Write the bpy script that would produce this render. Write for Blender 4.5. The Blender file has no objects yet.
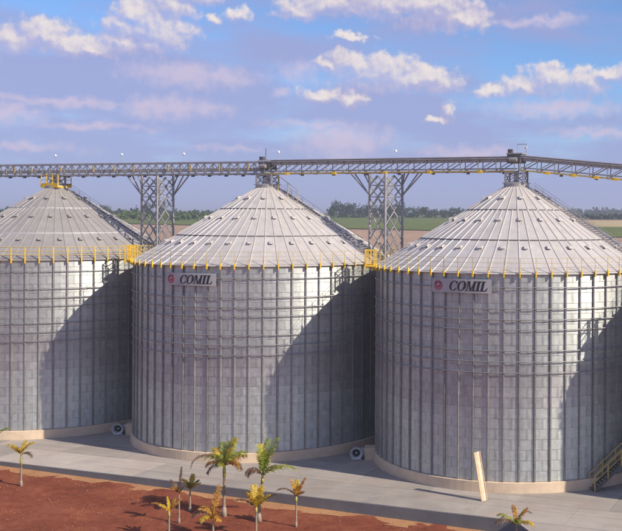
import bpy, bmesh, math, random
from mathutils import Vector, Matrix
R_ = math.radians
random.seed(7)
scene = bpy.context.scene
COL = scene.collection

# ------------------------------------------------------------------ camera, sky, sun, exposure
SUN_AZ = R_(27.0)      # sun stands to the right, this far in front of the image plane
SUN_EL = R_(33.0)
cam_d = bpy.data.cameras.new('camera')
cam = bpy.data.objects.new('camera', cam_d); COL.objects.link(cam)
H = 21.798
cam.location = (0, 0, H)
cam.rotation_euler = (R_(90), -0.0060, 0)
cam_d.sensor_width = 36.0
cam_d.lens = 1003.578/622*36
cam_d.shift_x = -(490.284-311)/622
cam_d.shift_y = -(265.5-214.447)/622
cam_d.clip_start = 0.5
cam_d.clip_end = 30000
scene.camera = cam

sun_d = bpy.data.lights.new('sun', 'SUN'); sun = bpy.data.objects.new('sun', sun_d); COL.objects.link(sun)
sun_d.energy = 4.9; sun_d.angle = R_(0.53); sun_d.color = (1.0, 0.90, 0.76)
to_sun = Vector((math.cos(SUN_AZ)*math.cos(SUN_EL), -math.sin(SUN_AZ)*math.cos(SUN_EL), math.sin(SUN_EL)))
sun.rotation_euler = to_sun.to_track_quat('Z', 'Y').to_euler()
sun.location = to_sun*200

scene.view_settings.view_transform = 'Standard'
scene.view_settings.look = 'None'
scene.view_settings.exposure = 0.22
scene.view_settings.gamma = 1.0
scene.view_settings.use_curve_mapping = False

SKY_STR = 0.11
HAZE = 0.00030
SKY_TINT = (.72, .88, 1.17)
world = bpy.data.worlds.new('World'); scene.world = world
world.use_nodes = True
world.cycles.sampling_method = 'NONE'     # a smooth sky needs no importance map
wt = world.node_tree; wt.nodes.clear()


class NT:
    """small helper to write node trees"""
    def __init__(s, tree): s.t = tree
    def n(s, kind, **kw):
        nd = s.t.nodes.new(kind)
        for k, v in kw.items(): setattr(nd, k, v)
        return nd
    def link(s, a, b): s.t.links.new(a, b)
    def put(s, sock, v):
        if hasattr(v, 'is_output') or isinstance(v, bpy.types.NodeSocket): s.t.links.new(v, sock)
        else: sock.default_value = v
    def math(s, op, a, b=0.0, c=0.0, clamp=False):
        nd = s.n('ShaderNodeMath', operation=op, use_clamp=clamp)
        s.put(nd.inputs[0], a); s.put(nd.inputs[1], b); s.put(nd.inputs[2], c)
        return nd.outputs[0]
    def vec(s, op, a, b=(0, 0, 0)):
        nd = s.n('ShaderNodeVectorMath', operation=op)
        s.put(nd.inputs[0], a)
        if op == 'SCALE': s.put(nd.inputs['Scale'], b)
        else: s.put(nd.inputs[1], b)
        return nd.outputs['Value'] if op in ('LENGTH', 'DOT_PRODUCT', 'DISTANCE') else nd.outputs[0]
    def noise(s, v, scale, detail=4, rough=.5, dist=0.0, out='Fac'):
        nd = s.n('ShaderNodeTexNoise'); s.put(nd.inputs['Vector'], v)
        nd.inputs['Scale'].default_value = scale; nd.inputs['Detail'].default_value = detail
        nd.inputs['Roughness'].default_value = rough; nd.inputs['Distortion'].default_value = dist
        return nd.outputs[out]
    def ramp(s, f, stops, interp='LINEAR'):
        nd = s.n('ShaderNodeValToRGB'); s.put(nd.inputs[0], f)
        el = nd.color_ramp.elements; nd.color_ramp.interpolation = interp
        while len(el) < len(stops): el.new(0.5)
        for e, (p, c) in zip(el, stops):
            e.position = p; e.color = (*c, 1) if len(c) == 3 else c
        return nd.outputs[0]
    def mix(s, f, a, b, blend='MIX'):
        nd = s.n('ShaderNodeMix', data_type='RGBA', blend_type=blend)
        s.put(nd.inputs[0], f)
        for i, v in ((6, a), (7, b)):
            if isinstance(v, tuple) and len(v) == 3: v = (*v, 1)
            s.put(nd.inputs[i], v)
        return nd.outputs[2]
    def smooth(s, v, lo, hi, a=0.0, b=1.0):
        nd = s.n('ShaderNodeMapRange', interpolation_type='SMOOTHSTEP')
        s.put(nd.inputs[0], v); nd.inputs[1].default_value = lo; nd.inputs[2].default_value = hi
        nd.inputs[3].default_value = a; nd.inputs[4].default_value = b
        return nd.outputs[0]
    def sep(s, v):
        nd = s.n('ShaderNodeSeparateXYZ'); s.put(nd.inputs[0], v); return nd.outputs
    def comb(s, x, y, z):
        nd = s.n('ShaderNodeCombineXYZ')
        for i, v in enumerate((x, y, z)): s.put(nd.inputs[i], v)
        return nd.outputs[0]


def srgb(r, g, b):
    def f(c):
        c /= 255
        return c/12.92 if c <= .04045 else ((c+.055)/1.055)**2.4
    return (f(r), f(g), f(b))


# cumulus banks: bearing and elevation (radians), half width, half height, weight
def screen(r, g, b): return tuple(c*2**-scene.view_settings.exposure for c in srgb(r, g, b))
def sky_dir(x, y):
    a, b = (x-490.3)/1003.6, (214.4-y)/1003.6
    return math.atan(a), math.atan2(b, math.hypot(1, a))
CUMULUS = [(148, 32, 34, 18, 1.1), (376, 76, 44, 12, 1.1), (428, 6, 50, 14, 1.1), (6, 42, 26, 13, 1), (40, 38, 22, 13, 1.1), (64, 46, 30, 11, 1), (92, 49, 28, 9, .95), (118, 44, 20, 11, 1), (118, 26, 14, 13, 1.05), (132, 14, 16, 12, 1.1), (148, 26, 20, 20, 1.1), (170, 8, 22, 15, 1.15), (164, 36, 22, 15, 1.1), (150, 46, 26, 7, .9), (186, -4, 30, 12, 1.0),
           (214, 20, 11, 6, .8), (238, 16, 14, 8, .8), (298, 12, 24, 9, 1.0), (330, 6, 34, 12, 1.05), (382, 4, 40, 15, 1.05), (430, 10, 36, 15, 1.1), (462, 20, 24, 11, 1.15), (350, 38, 26, 5, .7),
           (330, 68, 14, 8, 1.0), (352, 66, 22, 13, 1.2), (384, 70, 28, 13, 1.2), (420, 80, 30, 10, 1.2), (322, 97, 20, 8, 1.0), (350, 100, 20, 8, .95), (375, 84, 40, 10, .8),
           (496, 91, 22, 7, 1), (522, 86, 22, 10, 1.05), (552, 80, 26, 13, 1.2), (580, 80, 24, 12, 1.2), (610, 75, 16, 8, 1.05), (630, 74, 18, 10, 1.1), (448, 112, 8, 11, 1.0), (438, 122, 14, 5, .9)]
FAINT = [(146, 110, 20, 9, 1.1), (172, 110, 32, 11, 1.1), (206, 112, 30, 9, .9), (282, 94, 12, 6, .9), (8, 117, 26, 8, 1), (345, 142, 44, 16, 1.1), (180, 76, 50, 12, 1), (222, 78, 40, 10, .9), (296, 72, 20, 14, .8),
         (530, 22, 50, 5, .9), (556, 18, 26, 5, .9), (555, 108, 66, 9, 1), (60, 105, 90, 5, .9), (470, 153, 48, 8, 1), (90, 128, 60, 5, .8), (320, 126, 60, 6, .8), (600, 132, 60, 6, .8), (20, 150, 70, 6, .7), (230, 150, 60, 6, .6)]
VEIL = [(420, 10, 420, 60, .62), (100, 92, 280, 56, 1.25), (280, 52, 150, 24, .9), (370, 118, 190, 48, 1.1), (570, 126, 150, 34, .9), (300, 185, 760, 70, 1.35), (430, 24, 90, 14, .8)]

W = NT(wt)
tc = W.n('ShaderNodeTexCoord')
sky = W.n('ShaderNodeTexSky', sky_type='NISHITA', sun_disc=False)
sky.sun_elevation = SUN_EL
sky.sun_rotation = R_(90)+SUN_AZ
sky.altitude = 700; sky.air_density = 1.0; sky.dust_density = 0.6; sky.ozone_density = 2.0
D0 = W.vec('NORMALIZE', tc.outputs['Generated'])
dx, dy, dz = W.sep(D0)[:3]
az = W.math('ARCTAN2', dx, dy); el = W.math('ARCSINE', dz)
P = W.comb(az, el, 0.0)
def noise2(v, scale, detail, rough=.55, out='Fac'):
    o = W.noise(v, scale, detail, rough, 0.0, out); o.node.noise_dimensions = '2D'; return o
warp = W.vec('ADD', W.vec('SCALE', W.vec('SUBTRACT', noise2(P, 34, 1, .5, 'Color'), (.5, .5, .5)), .012),
             W.vec('SCALE', W.vec('SUBTRACT', noise2(P, 95, 2, .5, 'Color'), (.5, .5, .5)), .009))
PW = W.vec('ADD', P, warp)
def blobs(v, lst, k, g=1003.6):
    acc = None
    for (px, py, rx, ry, wgt) in lst:
        cx, cy = sky_dir(px, py)
        q = W.vec('MULTIPLY', W.vec('SUBTRACT', v, (cx, cy, 0)), (g/rx, g/ry, 0))
        f = W.math('SUBTRACT', wgt, W.vec('LENGTH', q))
        acc = f if acc is None else W.math('SMOOTH_MAX', acc, f, k)
    return acc
# broken cloud goes on out of view, thickened to whiten the ambient light
away = W.math('MAXIMUM', W.smooth(W.math('ABSOLUTE', W.math('ADD', az, .17)), .40, .70), W.smooth(el, .24, .42))
big = noise2(W.vec('MULTIPLY', P, (1, 2.2, 0)), 4.0, 3, .6)
elsewhere = W.math('MULTIPLY', W.math('SUBTRACT', W.math('MULTIPLY', W.math('SUBTRACT', big, .47), 5.0), .0), away)
OFF = (.0040, .0062, 0)
b0 = W.math('MAXIMUM', W.math('ADD', W.math('MAXIMUM', blobs(PW, CUMULUS, .16, 900), -1.5), 0.0), W.math('ADD', W.math('MULTIPLY', away, 1.0), W.math('SUBTRACT', elsewhere, 2.0)))
b1 = W.math('MAXIMUM', blobs(W.vec('ADD', PW, OFF), CUMULUS, .16, 900), -1.5)
n0 = noise2(P, 85, 4, .58); n1 = noise2(W.vec('ADD', P, (.003, .0045, 0)), 85, 3, .58)
dens = W.math('ADD', b0, W.math('MULTIPLY', W.math('SUBTRACT', n0, .5), 1.3))
lit = W.math('ADD', W.math('MULTIPLY', W.math('SUBTRACT', b0, b1), .55), W.math('MULTIPLY', W.math('SUBTRACT', n0, n1), .5))
lit = W.smooth(W.math('ADD', lit, .52), .0, 1.0)
skyc = W.mix(1.0, sky.outputs[0], SKY_TINT, 'MULTIPLY')
vn = noise2(W.vec('MULTIPLY', P, (1, 3.6, 0)), 9, 4, .55)
veil = W.math('ADD', W.math('MAXIMUM', blobs(PW, VEIL, .4), W.math('SUBTRACT', W.math('MULTIPLY', away, 1.5), 1.1)), W.math('MULTIPLY', W.math('SUBTRACT', vn, .5), 1.9))
vf = W.math('MULTIPLY', W.smooth(veil, -.30, .85), .86)
c1 = W.mix(vf, skyc, tuple(c/SKY_STR for c in screen(161, 167, 213)))
cf = W.smooth(dens, -.24, .44)
cf = W.math('MULTIPLY', cf, W.math('ADD', .34, W.math('MULTIPLY', lit, .62)))
ccol = W.ramp(lit, [(.0, screen(176, 172, 212)), (.45, screen(200, 190, 216)), (.8, screen(228, 217, 221)), (1.0, screen(240, 230, 226))])
ccol = W.vec('SCALE', ccol, 1.0/SKY_STR)
fd = W.math('ADD', W.math('MAXIMUM', blobs(PW, FAINT, .3, 900), -1.0), W.math('MULTIPLY', W.math('SUBTRACT', n0, .5), 1.1))
c1 = W.mix(W.math('MULTIPLY', W.smooth(fd, -.35, 1.0), .72), c1, tuple(c/SKY_STR for c in screen(214, 200, 222)))
c2 = W.mix(cf, c1, ccol)
bg = W.n('ShaderNodeBackground'); W.link(c2, bg.inputs[0]); bg.inputs[1].default_value = SKY_STR
wo = W.n('ShaderNodeOutputWorld'); W.link(bg.outputs[0], wo.inputs[0])

# ------------------------------------------------------------------ materials
MATS = {}


def material(name):
    m = bpy.data.materials.new(name); m.use_nodes = True
    T = NT(m.node_tree)
    b = m.node_tree.nodes['Principled BSDF']
    MATS[name] = m
    return m, T, b


def obj_color(T): return T.n('ShaderNodeObjectInfo').outputs['Color']


def mat_paint(name, col, rough=.5, metallic=0.0, wear=.18, scale=3.0, use_obj=False, bump=0.0):
    m, T, b = material(name)
    co = T.n('ShaderNodeTexCoord').outputs['Object']
    n = T.noise(co, scale, 6, .6)
    n2 = T.noise(co, scale*9, 4, .6)
    f = T.math('ADD', T.math('MULTIPLY', n, .65), T.math('MULTIPLY', n2, .35))
    lo = tuple(c*(1-wear*1.6) for c in col); hi = tuple(min(1, c*(1+wear)) for c in col)
    c = T.ramp(f, [(.3, lo), (.7, hi)])
    if use_obj: c = T.mix(1.0, c, obj_color(T), 'MULTIPLY')
    T.link(c, b.inputs['Base Color'])
    b.inputs['Roughness'].default_value = rough; b.inputs['Metallic'].default_value = metallic
    if bump:
        bn = T.n('ShaderNodeBump'); bn.inputs['Strength'].default_value = bump; bn.inputs['Distance'].default_value = .02
        T.link(n2, bn.inputs['Height']); T.link(bn.outputs[0], b.inputs['Normal'])
    return m


def mat_wall():
    """galvanised corrugated sheet: fine waves, bolt rows at the laps, tone from the sheet itself"""
    m, T, b = material('galvanised_sheet')
    uv = T.n('ShaderNodeUVMap').outputs[0]
    u, v, _ = T.sep(uv)
    co = T.n('ShaderNodeTexCoord').outputs['Object']
    geo = T.n('ShaderNodeNewGeometry')
    # relief of the corrugation as a tilted normal
    ph = T.math('MULTIPLY', v, 2*math.pi*17)
    tilt = T.math('MULTIPLY', T.math('COSINE', ph), .30)
    dent = T.math('MULTIPLY', T.math('SUBTRACT', T.noise(geo.outputs['Position'], .9, 3, .5), .5), .06)
    nrm = T.vec('NORMALIZE', T.vec('ADD', geo.outputs['Normal'], T.comb(dent, 0.0, tilt)))
    T.link(nrm, b.inputs['Normal'])
    # bolt rows along the two laps
    def near(x, at, w): return T.smooth(T.math('ABSOLUTE', T.math('SUBTRACT', x, at)), w, w*.35, 0, 1)
    dotu = T.math('GREATER_THAN', T.math('SINE', T.math('MULTIPLY', v, 2*math.pi*6)), -.1)
    side = T.math('MULTIPLY', T.math('MAXIMUM', near(u, .024, .026), near(u, .976, .014)), T.math('ADD', .45, T.math('MULTIPLY', dotu, .55)))
    low = T.math('MULTIPLY', near(v, .03, .05), .55)
    bolts = T.math('MAXIMUM', side, low)
    spangle = T.noise(geo.outputs['Position'], 2.3, 8, .7)
    streak = T.noise(T.vec('MULTIPLY', geo.outputs['Position'], (2.2, 2.2, .05)), 1.6, 5, .65)
    f = T.math('ADD', T.math('MULTIPLY', spangle, .55), T.math('MULTIPLY', streak, .45))
    c = T.ramp(f, [(.32, (.385, .402, .378)), (.68, (.64, .66, .628))])
    c = T.mix(1.0, c, obj_color(T), 'MULTIPLY')
    c = T.mix(T.math('MULTIPLY', bolts, .40), c, (.12, .12, .12))
    T.link(c, b.inputs['Base Color'])
    b.inputs['Metallic'].default_value = .80
    T.link(T.math('ADD', .42, T.math('MULTIPLY', spangle, .16)), b.inputs['Roughness'])
    return m


def mat_roof():
    m, T, b = material('roof_sheet')
    geo = T.n('ShaderNodeNewGeometry')
    co = T.n('ShaderNodeTexCoord').outputs['Object']
    n = T.noise(geo.outputs['Position'], 1.1, 7, .65)
    st = T.noise(T.vec('MULTIPLY', co, (9.0, .5, .5)), 1.2, 4, .6)
    f = T.math('ADD', T.math('MULTIPLY', n, .6), T.math('MULTIPLY', st, .4))
    c = T.ramp(f, [(.3, (.45, .415, .38)), (.7, (.61, .57, .525))])
    c = T.mix(1.0, c, obj_color(T), 'MULTIPLY')
    T.link(c, b.inputs['Base Color'])
    b.inputs['Metallic'].default_value = .12
    b.inputs['Roughness'].default_value = .48
    return m


def mat_concrete(name, lo, hi, scale=.5, use_obj=True, dusty=False):
    m, T, b = material(name)
    geo = T.n('ShaderNodeNewGeometry').outputs['Position']
    n = T.noise(geo, scale, 8, .62)
    n2 = T.noise(geo, scale*14, 5, .65)
    st = T.noise(T.vec('MULTIPLY', geo, (1, 1, 1)), scale*.28, 3, .5, 1.2)
    f = T.math('ADD', T.math('ADD', T.math('MULTIPLY', n, .45), T.math('MULTIPLY', n2, .2)), T.math('MULTIPLY', st, .35))
    c = T.ramp(f, [(.3, lo), (.52, tuple((a+b_)/2 for a, b_ in zip(lo, hi))), (.7, hi)])
    # tyre and wash marks with a shape of their own
    sm = T.smooth(T.noise(T.vec('MULTIPLY', geo, (.25, 1.6, 1)), .9, 5, .6, .8), .58, .72)
    c = T.mix(T.math('MULTIPLY', sm, .28), c, tuple(x*.62 for x in lo))
    if dusty:
        rot = T.comb(T.vec('DOT_PRODUCT', geo, (.943, -.331, 0)), T.vec('DOT_PRODUCT', geo, (.331, .943, 0)), 0.0)
        trk = T.smooth(T.noise(T.vec('MULTIPLY', rot, (.05, 1.5, 1)), 1.0, 4, .6, .3), .50, .72)      # wheel tracks along the row
        c = T.mix(T.math('MULTIPLY', trk, .40), c, (.175, .155, .14))
        dst = T.smooth(T.noise(rot, .22, 6, .65, .6), .50, .78)                                       # red dust carried on to the slab
        c = T.mix(T.math('MULTIPLY', dst, .42), c, (.42, .27, .19))
        crk = T.n('ShaderNodeTexVoronoi', feature='DISTANCE_TO_EDGE'); T.link(T.vec('ADD', geo, T.vec('SCALE', T.noise(geo, .8, 3, .6, out='Color'), 1.6)), crk.inputs['Vector']); crk.inputs['Scale'].default_value = .16
        c = T.mix(T.math('MULTIPLY', T.smooth(crk.outputs['Distance'], .008, .002), .20), c, (.12, .11, .10))
    if use_obj: c = T.mix(1.0, c, obj_color(T), 'MULTIPLY')
    T.link(c, b.inputs['Base Color'])
    b.inputs['Roughness'].default_value = .88
    bn = T.n('ShaderNodeBump'); bn.inputs['Strength'].default_value = .35; bn.inputs['Distance'].default_value = .02
    T.link(n2, bn.inputs['Height']); T.link(bn.outputs[0], b.inputs['Normal'])
    return m


def mat_soil(name, cols, scale=.35, bump=.8, dist=.12):
    m, T, b = material(name)
    geo = T.n('ShaderNodeNewGeometry').outputs['Position']
    n = T.noise(geo, scale, 8, .62, .4)
    n2 = T.noise(geo, scale*9, 8, .68)
    n3 = T.noise(geo, scale*40, 4, .7)
    f = T.math('ADD', T.math('ADD', T.math('MULTIPLY', n, .45), T.math('MULTIPLY', n2, .35)), T.math('MULTIPLY', n3, .2))
    c = T.ramp(f, [(.34, cols[0]), (.5, cols[1]), (.66, cols[2])])
    T.link(c, b.inputs['Base Color']); b.inputs['Roughness'].default_value = .95
    b.inputs['Specular IOR Level'].default_value = .15
    bn = T.n('ShaderNodeBump'); bn.inputs['Strength'].default_value = bump; bn.inputs['Distance'].default_value = dist
    T.link(T.math('ADD', T.math('MULTIPLY', n2, .7), T.math('MULTIPLY', n3, .3)), bn.inputs['Height']); T.link(bn.outputs[0], b.inputs['Normal'])
    return m


def mat_leaf(name, stops, transl=.35, scale=2.5):
    m, T, b = material(name)
    geo = T.n('ShaderNodeNewGeometry')
    n = T.noise(geo.outputs['Position'], scale, 5, .65)
    f = T.math('ADD', T.math('MULTIPLY', n, .6), T.math('MULTIPLY', geo.outputs['Random Per Island'], .4))
    c = T.ramp(f, stops)
    c = T.mix(1.0, c, obj_color(T), 'MULTIPLY')
    T.link(c, b.inputs['Base Color']); b.inputs['Roughness'].default_value = .5
    tr = T.n('ShaderNodeBsdfTranslucent'); T.link(c, tr.inputs[0])
    mx = T.n('ShaderNodeMixShader'); mx.inputs[0].default_value = transl
    T.link(b.outputs[0], mx.inputs[1]); T.link(tr.outputs[0], mx.inputs[2])
    T.link(mx.outputs[0], m.node_tree.nodes['Material Output'].inputs['Surface'])
    return m


mat_wall(); mat_roof()
mat_paint('galvanised_steel', (.40, .385, .375), .5, .4, .25, 2.0, use_obj=True)
mat_paint('dark_steel', (.145, .14, .14), .5, .4, .3, 2.0)
mat_paint('light_cover', (.62, .61, .62), .4, .3, .15, 1.0)
mat_paint('yellow_paint', (.80, .50, .02), .45, 0, .15, 3.0)
mat_paint('yellow_rail_paint', (.55, .40, .13), .5, 0, .25, 3.0)
mat_paint('sign_plate', (.41, .405, .42), .45, .1, .08, 1.0)
mat_paint('black_letter', (.012, .012, .015), .5, 0, .1, 3.0)
mat_paint('red_emblem', (.42, .10, .13), .5, 0, .15, 3.0)
mat_paint('white_paint', (.75, .74, .74), .5, 0, .08, 3.0)
mat_paint('dark_opening', (.02, .02, .022), .8, 0, .2, 3.0)
mat_paint('fan_grey', (.55, .54, .52), .5, .2, .2, 3.0)
mat_paint('wood', (.62, .44, .27), .7, 0, .22, 2.0, bump=.2)
mat_paint('pale_wood', (.74, .58, .40), .7, 0, .16, 2.0, bump=.2)
mat_concrete('plinth_concrete', (.54, .41, .28), (.76, .60, .43), 1.1, True)
mat_concrete('slab_concrete', (.285, .254, .22), (.47, .425, .375), .42, True, True)
mat_concrete('kerb_concrete', (.15, .155, .155), (.22, .225, .225), 1.2, True)
mat_soil('red_soil', [(.12, .033, .017), (.23, .066, .034), (.34, .125, .062)], .30)
mat_soil('clod_soil', [(.20, .07, .04), (.29, .12, .065), (.38, .18, .10)], .5, .3, .03)
mat_soil('dry_soil', [(.30, .145, .065), (.42, .215, .10), (.52, .30, .155)], .5, .5, .06)
mat_soil('field_soil', [(.30, .19, .125), (.38, .25, .165), (.45, .31, .21)], .02, .1)
mat_soil('field_green', [(.075, .11, .02), (.125, .155, .035), (.18, .195, .06)], .03, .3, .5)
mat_soil('field_straw', [(.36, .28, .13), (.46, .36, .18), (.52, .43, .24)], .02, .1)
mat_leaf('palm_green', [(.3, (.12, .22, .03)), (.5, (.30, .35, .04)), (.75, (.52, .46, .07))])
mat_leaf('palm_yellow', [(.3, (.38, .28, .02)), (.5, (.62, .44, .02)), (.75, (.75, .56, .06))])
mat_leaf('palm_orange', [(.3, (.30, .12, .02)), (.5, (.52, .26, .03)), (.75, (.62, .38, .06))])
mat_leaf('palm_dry', [(.3, (.07, .04, .025)), (.5, (.15, .085, .045)), (.75, (.28, .17, .08))], .15)
mat_leaf('tree_leaf', [(.3, (.018, .038, .012)), (.5, (.04, .072, .022)), (.75, (.075, .11, .035))], .2, .12)
mat_paint('palm_trunk', (.29, .225, .16), .85, 0, .3, 4.0, bump=.4)
mat_paint('palm_base', (.36, .29, .23), .85, 0, .3, 4.0, bump=.4)
mat_paint('crown_shaft', (.42, .40, .10), .5, 0, .25, 4.0)
mat_paint('bark', (.13, .10, .075), .9, 0, .3, 1.0)


# ------------------------------------------------------------------ mesh helpers
class MB:
    def __init__(s): s.v = []; s.f = []; s.uv = None
    def add(s, vs, fs):
        o = len(s.v); s.v += [tuple(v) for v in vs]; s.f += [tuple(i+o for i in f) for f in fs]; return s
    def box(s, c, size, M=None):
        x, y, z = (a/2 for a in size)
        vs = [Vector((i*x, j*y, k*z)) for k in (-1, 1) for j in (-1, 1) for i in (-1, 1)]
        if M is not None: vs = [M @ v for v in vs]
        vs = [v+Vector(c) for v in vs]
        return s.add(vs, [(0, 2, 3, 1), (4, 5, 7, 6), (0, 1, 5, 4), (2, 6, 7, 3), (0, 4, 6, 2), (1, 3, 7, 5)])
    def bar(s, a, b, w, h=None, up=(0, 0, 1)):
        a, b = Vector(a), Vector(b); h = h or w
        d = b-a; L = d.length
        if L < 1e-6: return s
        d.normalize(); u = Vector(up)
        if abs(d.dot(u)) > .95: u = Vector((1, 0, 0)) if abs(d.x) < .9 else Vector((0, 1, 0))
        x = d.cross(u).normalized(); y = x.cross(d).normalized()
        vs = []
        for p in (a, b):
            for i, j in ((-1, -1), (1, -1), (1, 1), (-1, 1)): vs.append(p+x*(i*w/2)+y*(j*h/2))
        return s.add(vs, [(0, 1, 2, 3), (7, 6, 5, 4), (0, 4, 5, 1), (1, 5, 6, 2), (2, 6, 7, 3), (3, 7, 4, 0)])
    def tube(s, pts, rad, n=6, caps=True):
        pts = [Vector(p) for p in pts]
        rad = rad if isinstance(rad, (list, tuple)) else [rad]*len(pts)
        vs = []; fs = []; m = len(pts)
        for i, p in enumerate(pts):
            d = (pts[min(i+1, m-1)]-pts[max(i-1, 0)]).normalized()
            u = Vector((0, 0, 1)) if abs(d.z) < .9 else Vector((1, 0, 0))
            x = d.cross(u).normalized(); y = x.cross(d).normalized()
            for k in range(n):
                a = 2*math.pi*k/n; vs.append(p+(x*math.cos(a)+y*math.sin(a))*rad[i])
        for i in range(m-1):
            for k in range(n):
                fs.append((i*n+k, i*n+(k+1) % n, (i+1)*n+(k+1) % n, (i+1)*n+k))
        if caps: fs += [tuple(range(n-1, -1, -1)), tuple(range((m-1)*n, m*n))]
        return s.add(vs, fs)
    def ring(s, r, z, t, n=128, k=6, a0=None, a1=None):
        closed = a0 is None
        a0, a1 = (0, 2*math.pi) if closed else (a0, a1)
        vs = []; fs = []
        m = n if closed else n+1
        for i in range(m):
            a = a0+(a1-a0)*i/n
            for j in range(k):
                b = 2*math.pi*j/k; rr = r+t*math.cos(b)
                vs.append((rr*math.sin(a), -rr*math.cos(a), z+t*math.sin(b)))
        for i in range(n):
            for j in range(k):
                p, q = i*k, ((i+1) % m)*k
                fs.append((p+j, q+j, q+(j+1) % k, p+(j+1) % k))
        return s.add(vs, fs)
    def lathe(s, prof, n=64, closed=False):
        vs = []; fs = []; m = len(prof)
        for i in range(n):
            a = 2*math.pi*i/n
            for r, z in prof: vs.append((r*math.sin(a), -r*math.cos(a), z))
        for i in range(n):
            p, q = i*m, ((i+1) % n)*m
            for j in range(m if closed else m-1):
                jj = (j+1) % m
                fs.append((p+j, q+j, q+jj, p+jj))
        return s.add(vs, fs)
    def mesh(s, name, mat, smooth=False):
        me = bpy.data.meshes.new(name); me.from_pydata(s.v, [], s.f); me.materials.append(MATS[mat])
        if smooth: me.polygons.foreach_set('use_smooth', [True]*len(me.polygons))
        me.update(); return me
    def build(s, name, mat, parent=None, smooth=False): return link(name, s.mesh(name, mat, smooth), parent)


def fix_normals(me):
    bm = bmesh.new(); bm.from_mesh(me); bmesh.ops.recalc_face_normals(bm, faces=bm.faces); bm.to_mesh(me); bm.free()


def link(name, data, parent=None, loc=None, rz=None, color=None):
    o = bpy.data.objects.new(name, data); COL.objects.link(o)
    if parent: o.parent = parent
    if loc is not None: o.location = loc
    if rz is not None: o.rotation_euler = (0, 0, rz)
    if color is not None: o.color = (*color, 1)
    return o


def thing(name, label, cat, loc=(0, 0, 0), rz=0.0, group=None):
    o = link(name, None, None, loc, rz); tag(o, label, cat, group); return o


def tag(o, label=None, cat=None, group=None, kind=None):
    if label: o['label'] = label
    if cat: o['category'] = cat
    if group: o['group'] = group
    if kind: o['kind'] = kind
    return o


# ------------------------------------------------------------------ layout (metres; x right, y away from the camera)
A = Vector((-46.93, 108.46)); B = Vector((-22.26, 100.22)); C = Vector((2.354, 91.154)); D = C+Vector((24.64, -8.66))
ROW = (C-A).normalized()            # along the row of silos, to the right
PER = Vector((-ROW.y, ROW.x))       # away from the camera
ROW_ANG = math.atan2(ROW.y, ROW.x)
SR = 12.5; EAVE = 17.292; PEAK = 24.295; PLINTH = .86; CONV = 25.65


# ------------------------------------------------------------------ ground
GZ = [(-400, 0), (130, 0), (200, 1.0), (300, 4.2), (400, 8.8), (500, 12.6), (650, 15.4), (900, 17.7), (1500, 20.0), (3000, 21.0), (9000, 21.6), (20000, 21.7)]


def terrain(y):
    for (a, za), (b, zb) in zip(GZ, GZ[1:]):
        if a <= y <= b: return za+(zb-za)*(y-a)/(b-a)
    return GZ[0][1] if y < 0 else GZ[-1][1]


edge_a = Vector((-42.71, 87.68)); edge_b = Vector((1.82, 71.63)); corner2 = Vector((2.80, 69.16))
ed = (edge_b-edge_a).normalized()
far_left = edge_a-ed*60


def soil_z(x): return -0.45-0.0145*(max(-70, min(20, x))+42)


def ground_sheet():
    ys = [-400, 0, 60, 120, 130, 160, 200, 250, 300, 350, 400, 450, 500, 575, 650, 775, 900, 1200, 1500, 3000, 9000, 20000]
    xs = [-16000, -4000, -1200, -600, -300, -150, -80, 0, 60, 120, 300, 800, 2000, 6000, 16000]
    vs = [(x, y, terrain(y)-2.2 if y < 125 else terrain(y)-.02-max(0, (135-y)/10)*.9) for y in ys for x in xs]
    n = len(xs)
    fs = [(j*n+i, j*n+i+1, (j+1)*n+i+1, (j+1)*n+i) for j in range(len(ys)-1) for i in range(n-1)]
    o = MB().add(vs, fs).build('ground', 'field_soil', None, True); tag(o, kind='structure')


ground_sheet()


def field(name, mat, corners, z_off):
    """a quad field draped on the rising land: corners near-left, near-right, far-right, far-left"""
    a, b, c, d = [Vector(p) for p in corners]; N, M = 10, 14
    vs = []
    for j in range(M+1):
        for i in range(N+1):
            p = a.lerp(b, i/N).lerp(d.lerp(c, i/N), j/M)
            vs.append((p.x, p.y, terrain(p.y)+z_off))
    fs = [(j*(N+1)+i, j*(N+1)+i+1, (j+1)*(N+1)+i+1, (j+1)*(N+1)+i) for j in range(M) for i in range(N)]
    tag(MB().add(vs, fs).build(name, mat, None, True), kind='structure')


field('green_field', 'field_green', [(-420, 700), (20, 500), (60, 905), (-520, 905)], .35)
field('far_green_field', 'field_green', [(-1400, 905), (700, 905), (2200, 2900), (-3000, 2900)], .5)
field('right_green_field', 'field_green', [(30, 470), (260, 455), (300, 590), (36, 600)], .35)
field('straw_field', 'field_straw', [(36, 602), (300, 592), (420, 800), (60, 820)], .35)

# red soil bed in front of the apron, lying lower than the slab and falling to the right
def soil_sheet():
    random.seed(3)
    nx, ny = 260, 150
    vs = []
    for j in range(ny+1):
        for i in range(nx+1):
            x = -110+150*i/nx
            y0 = edge_a.y+(x-edge_a.x)*(ed.y/ed.x)+2.2     # runs a little under the slab edge
            y = 30+(y0-30)*(j/ny)**.8
            z = soil_z(x)+.07*math.sin(x*.9+y*.5)*math.sin(y*.7-x*.2)+random.uniform(-.03, .03)
            if j > ny-9: z = soil_z(x)
            vs.append((x, y, z))
    fs = [(j*(nx+1)+i, j*(nx+1)+i+1, (j+1)*(nx+1)+i+1, (j+1)*(nx+1)+i) for j in range(ny) for i in range(nx)]
    tag(MB().add(vs, fs).build('red_soil', 'red_soil', None, True), kind='structure')


soil_sheet()
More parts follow.
